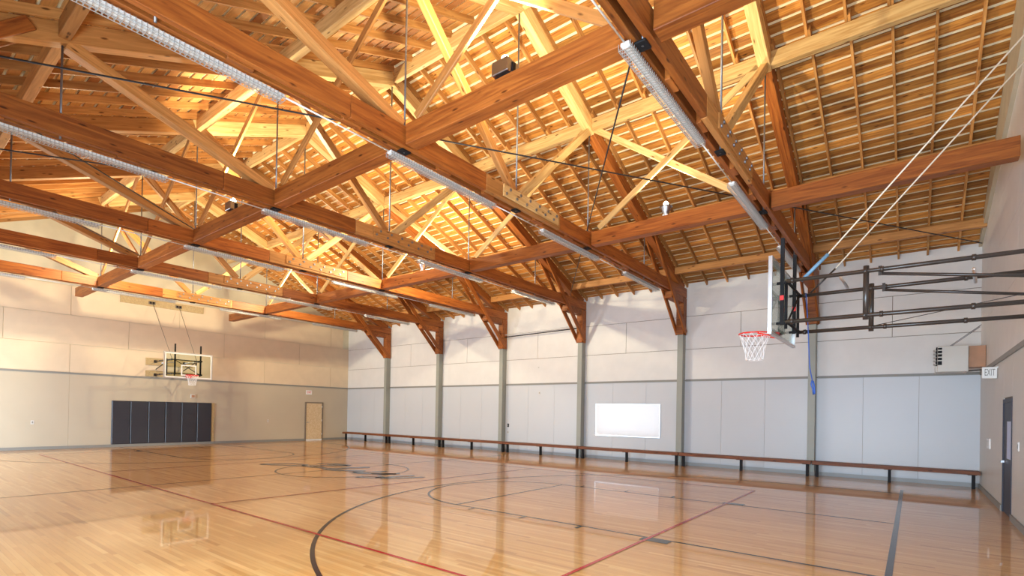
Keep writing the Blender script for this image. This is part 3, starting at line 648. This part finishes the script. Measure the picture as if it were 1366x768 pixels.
# ---------------------------------------------------------------- hoop wall: dark door, heater, switch
t = tag(bpy.data.objects.new('door_2', None), 'dark slate door in a grey frame on the hoop wall', None, None, 'structure'); C.objects.link(t); t.location = (XR, (DY0 + DY1) / 2, 0)
dw = (DY1 - DY0) / 2
leaf = box('door_leaf', -0.012, -0.001, -dw + 0.06, dw - 0.06, 0.01, DZ - 0.04, M['slate'], t)
box('door_notice', -0.016, -0.0125, -dw + 0.12, -dw + 0.62, 0.25, 0.95, M['paper'], leaf).location.z = 0.35
multi('door_handle', [(-0.07, -0.012, dw - 0.2, dw - 0.16, -0.1, -0.06), (-0.07, -0.05, dw - 0.3, dw - 0.16, -0.1, -0.06)], M['steel'], leaf)
multi('door_frame', [(-0.03, -0.001, -dw, -dw + 0.05, 0, DZ + 0.03), (-0.03, -0.001, dw - 0.05, dw, 0, DZ + 0.03), (-0.03, -0.001, -dw + 0.05, dw - 0.05, DZ - 0.04, DZ + 0.03)], M['slate'], t)
t = thing('light_switch', 'white switch plate on the hoop wall between corner and dark door', 'switch', (XR - PT, 16.3, 1.25))
box('cover_plate', -0.03, -0.0005, -0.25, 0.25, -0.12, 0.12, M['white'], t, 0.004); box('rocker', -0.036, -0.03, 0.04, 0.16, -0.06, 0.06, M['plastic'], t, 0.002); box('rocker', -0.036, -0.03, -0.16, -0.04, -0.06, 0.06, M['plastic'], t, 0.002)
plate('small white outlet low on the hoop wall at the picture edge', XR - PT, 12.1, 1.35, 'r', 0.1, 0.15)
t = thing('unit_heater', 'putty coloured unit heater with black louvres hung in the corner', 'heater', (0.42, 17.1, 2.98))
box('body', 0.06, 0.66, 0.0, 0.62, 0.02, 0.68, M['heater'], t, 0.012)
box('front_panel', 0.02, 0.06, 0.02, 0.60, 0.02, 0.18, M['heater'], t, 0.006)
box('grille_recess', 0.035, 0.06, 0.03, 0.59, 0.19, 0.66, M['black'], t)
for k in range(5):
    beam('louvre', (0.02, 0.03, 0.235 + 0.088 * k), (0.02, 0.59, 0.235 + 0.088 * k), 0.075, 0.012, M['heater'], t, 0, up=(0.6, 0, 1))
box('side_louvre', 0.065, 0.15, -0.006, 0.0, 0.20, 0.64, M['black'], t)
for k in range(4): box('slat', 0.062, 0.155, -0.012, -0.006, 0.30 + 0.088 * k, 0.325 + 0.088 * k, M['heater'], t)
box('intake_duct', 0.665, 0.985, 0.08, 0.56, 0.13, 0.66, M['rust'], t, 0.004)
tube('hanger_rod', [(0.3, 0.1, 0.68), (0.9, 0.1, 1.18)], 0.008, M['rod'], t, 6); tube('hanger_rod', [(0.3, 0.5, 0.68), (0.9, 0.5, 1.18)], 0.008, M['rod'], t, 6)
tube('gas_pipe', [(0.60, 0.05, 0.03), (0.98, 0.05, 0.06)], 0.016, M['pipe'], t)

# ---------------------------------------------------------------- linear lights along the left edge of each chord
FY = [(1.0, 3.52), (5.30, 7.93), (9.63, 12.26), (13.9, 16.42)]
def make_linear(L):
    t = thing('linear_light', '', 'light', (0, 0, 0), 'caged strip lights under the trusses')
    box('housing', -0.052, 0.052, 0, L, -0.012, 0.03, M['white'], t, 0.006)
    box('lens', -0.035, 0.035, 0.03, L - 0.03, -0.032, -0.012, M['lens'], t, 0.006)
    bm = bmesh.new(); n = int(L / 0.052)
    for k in range(n + 1):
        y = L * k / n
        for q in ((-0.074, -0.068, y - 0.003, y + 0.003, -0.06, 0.02), (0.068, 0.074, y - 0.003, y + 0.003, -0.06, 0.02), (-0.074, 0.074, y - 0.003, y + 0.003, -0.063, -0.057)): bm_box(bm, *q)
    for x in (-0.071, 0.0, 0.071): bm_box(bm, x - 0.003, x + 0.003, 0, L, -0.063, -0.057)
    for x in (-0.071, 0.071): bm_box(bm, x - 0.003, x + 0.003, 0, L, -0.03, -0.024)
    link('wire_guard', to_mesh(bm, 'wire_guard'), M['guard'], t)
    for y in (0.3, L - 0.3): box('hanger', -0.015, 0.015, y - 0.02, y + 0.02, 0.03, 0.055, M['steel'], t)
    return t
protos = {}
POS = ['nearest the camera side', 'second from the camera side', 'second from the long wall', 'nearest the long wall']
TN = ['farthest truss', 'second farthest truss', 'third farthest truss', 'third nearest truss', 'second nearest truss', 'nearest truss']
for i in range(5, -1, -1):
    for k, (a, b) in enumerate(FY):
        L = round(b - a, 2)
        if L not in protos: o = make_linear(L); protos[L] = o
        else: o = copy_tree(protos[L])
        o.location = (TX[i] - 0.13, a, ZC0 - 0.062); o['label'] = 'caged strip light under the %s, %s' % (TN[i], POS[k])
    for (a, b) in ((3.53, 5.29), (7.94, 9.62), (12.27, 13.89)):
        tag(tube('light_conduit', [(TX[i] - 0.13, a, ZC0 - 0.045), (TX[i] - 0.13, b, ZC0 - 0.045)], 0.012, M['white'], None, 6), 'thin white conduit under the %s, %s' % (TN[i], {3.53: 'nearest the camera side', 7.94: 'the middle one', 12.27: 'nearest the long wall'}[a]), 'conduit', 'conduits between the strip lights')

# ---------------------------------------------------------------- up-lights standing on the beam rows
def uplight(name, label, loc, kind, power, aim=0):
    t = thing(name, label, 'lamp', loc, 'lamps on the beam rows')
    if kind == 'box':
        box('case', -0.14, 0.14, -0.13, 0.13, 0.05, 0.24, M['steel'], t, 0.01); multi('yoke', [(-0.16, -0.14, -0.03, 0.03, 0, 0.2), (0.14, 0.16, -0.03, 0.03, 0, 0.2), (-0.16, 0.16, -0.03, 0.03, 0, 0.02)], M['black'], t)
    else:
        bm = bmesh.new(); prof = [(0.05, 0.0), (0.07, 0.08), (0.075, 0.10), (0.13, 0.22), (0.15, 0.23), (0.12, 0.21), (0.05, 0.12)]
        rings = [[bm.verts.new((r * math.cos(2 * math.pi * k / 20), r * math.sin(2 * math.pi * k / 20), z)) for k in range(20)] for r, z in prof]
        for A, B in zip(rings, rings[1:]):
            for k in range(20): bm.faces.new((A[k], A[(k + 1) % 20], B[(k + 1) % 20], B[k]))
        link('reflector', to_mesh(bm), M['steel'], t); box('ballast', -0.06, 0.06, -0.05, 0.05, 0, 0.05, M['white'], t)
    bm = bmesh.new(); bmesh.ops.create_uvsphere(bm, u_segments=14, v_segments=8, radius=0.06); b = link('bulb', to_mesh(bm), M['bulb'], t); b.location = (0, 0, 0.30)
    d = bpy.data.lights.new('lamp_glow', 'SPOT' if aim else 'POINT'); d.energy = power; d.color = (1.0, 0.87, 0.58); d.shadow_soft_size = 0.09
    l_ = bpy.data.objects.new('lamp_glow', d); C.objects.link(l_); l_.parent = t; l_.location = (0, 0, 0.46)
    if aim: d.spot_size = math.radians(155); d.spot_blend = 0.6; l_.rotation_euler = (math.radians(180 + aim), 0, 0)   # floods tipped across the ridge
    return t
for label, x, y, kind, p, aim in (('boxed lamp on the near beam row between the two nearest trusses', -4.5, 5.5, 'box', 1450, -22),
                             ('cone lamp on the beam row by the long wall, right of the middle', -4.55, 11.5, 'cone', 300, 25),
                             ('glowing lamp on the far beam row between third and fourth trusses', -12.75, 11.5, 'cone', 700, 0),
                             ('boxed lamp on the near beam row between third and fourth trusses', -12.7, 5.5, 'box', 1000, -38),
                             ('boxed lamp on the near beam row between the two farthest trusses', -21.0, 5.5, 'box', 520, 0),
                             ('cone lamp on the far beam row between the two farthest trusses', -21.0, 11.5, 'cone', 520, 0)):
    uplight('up_light', label, (x, y, ZC1 + 0.01), kind, p, aim)
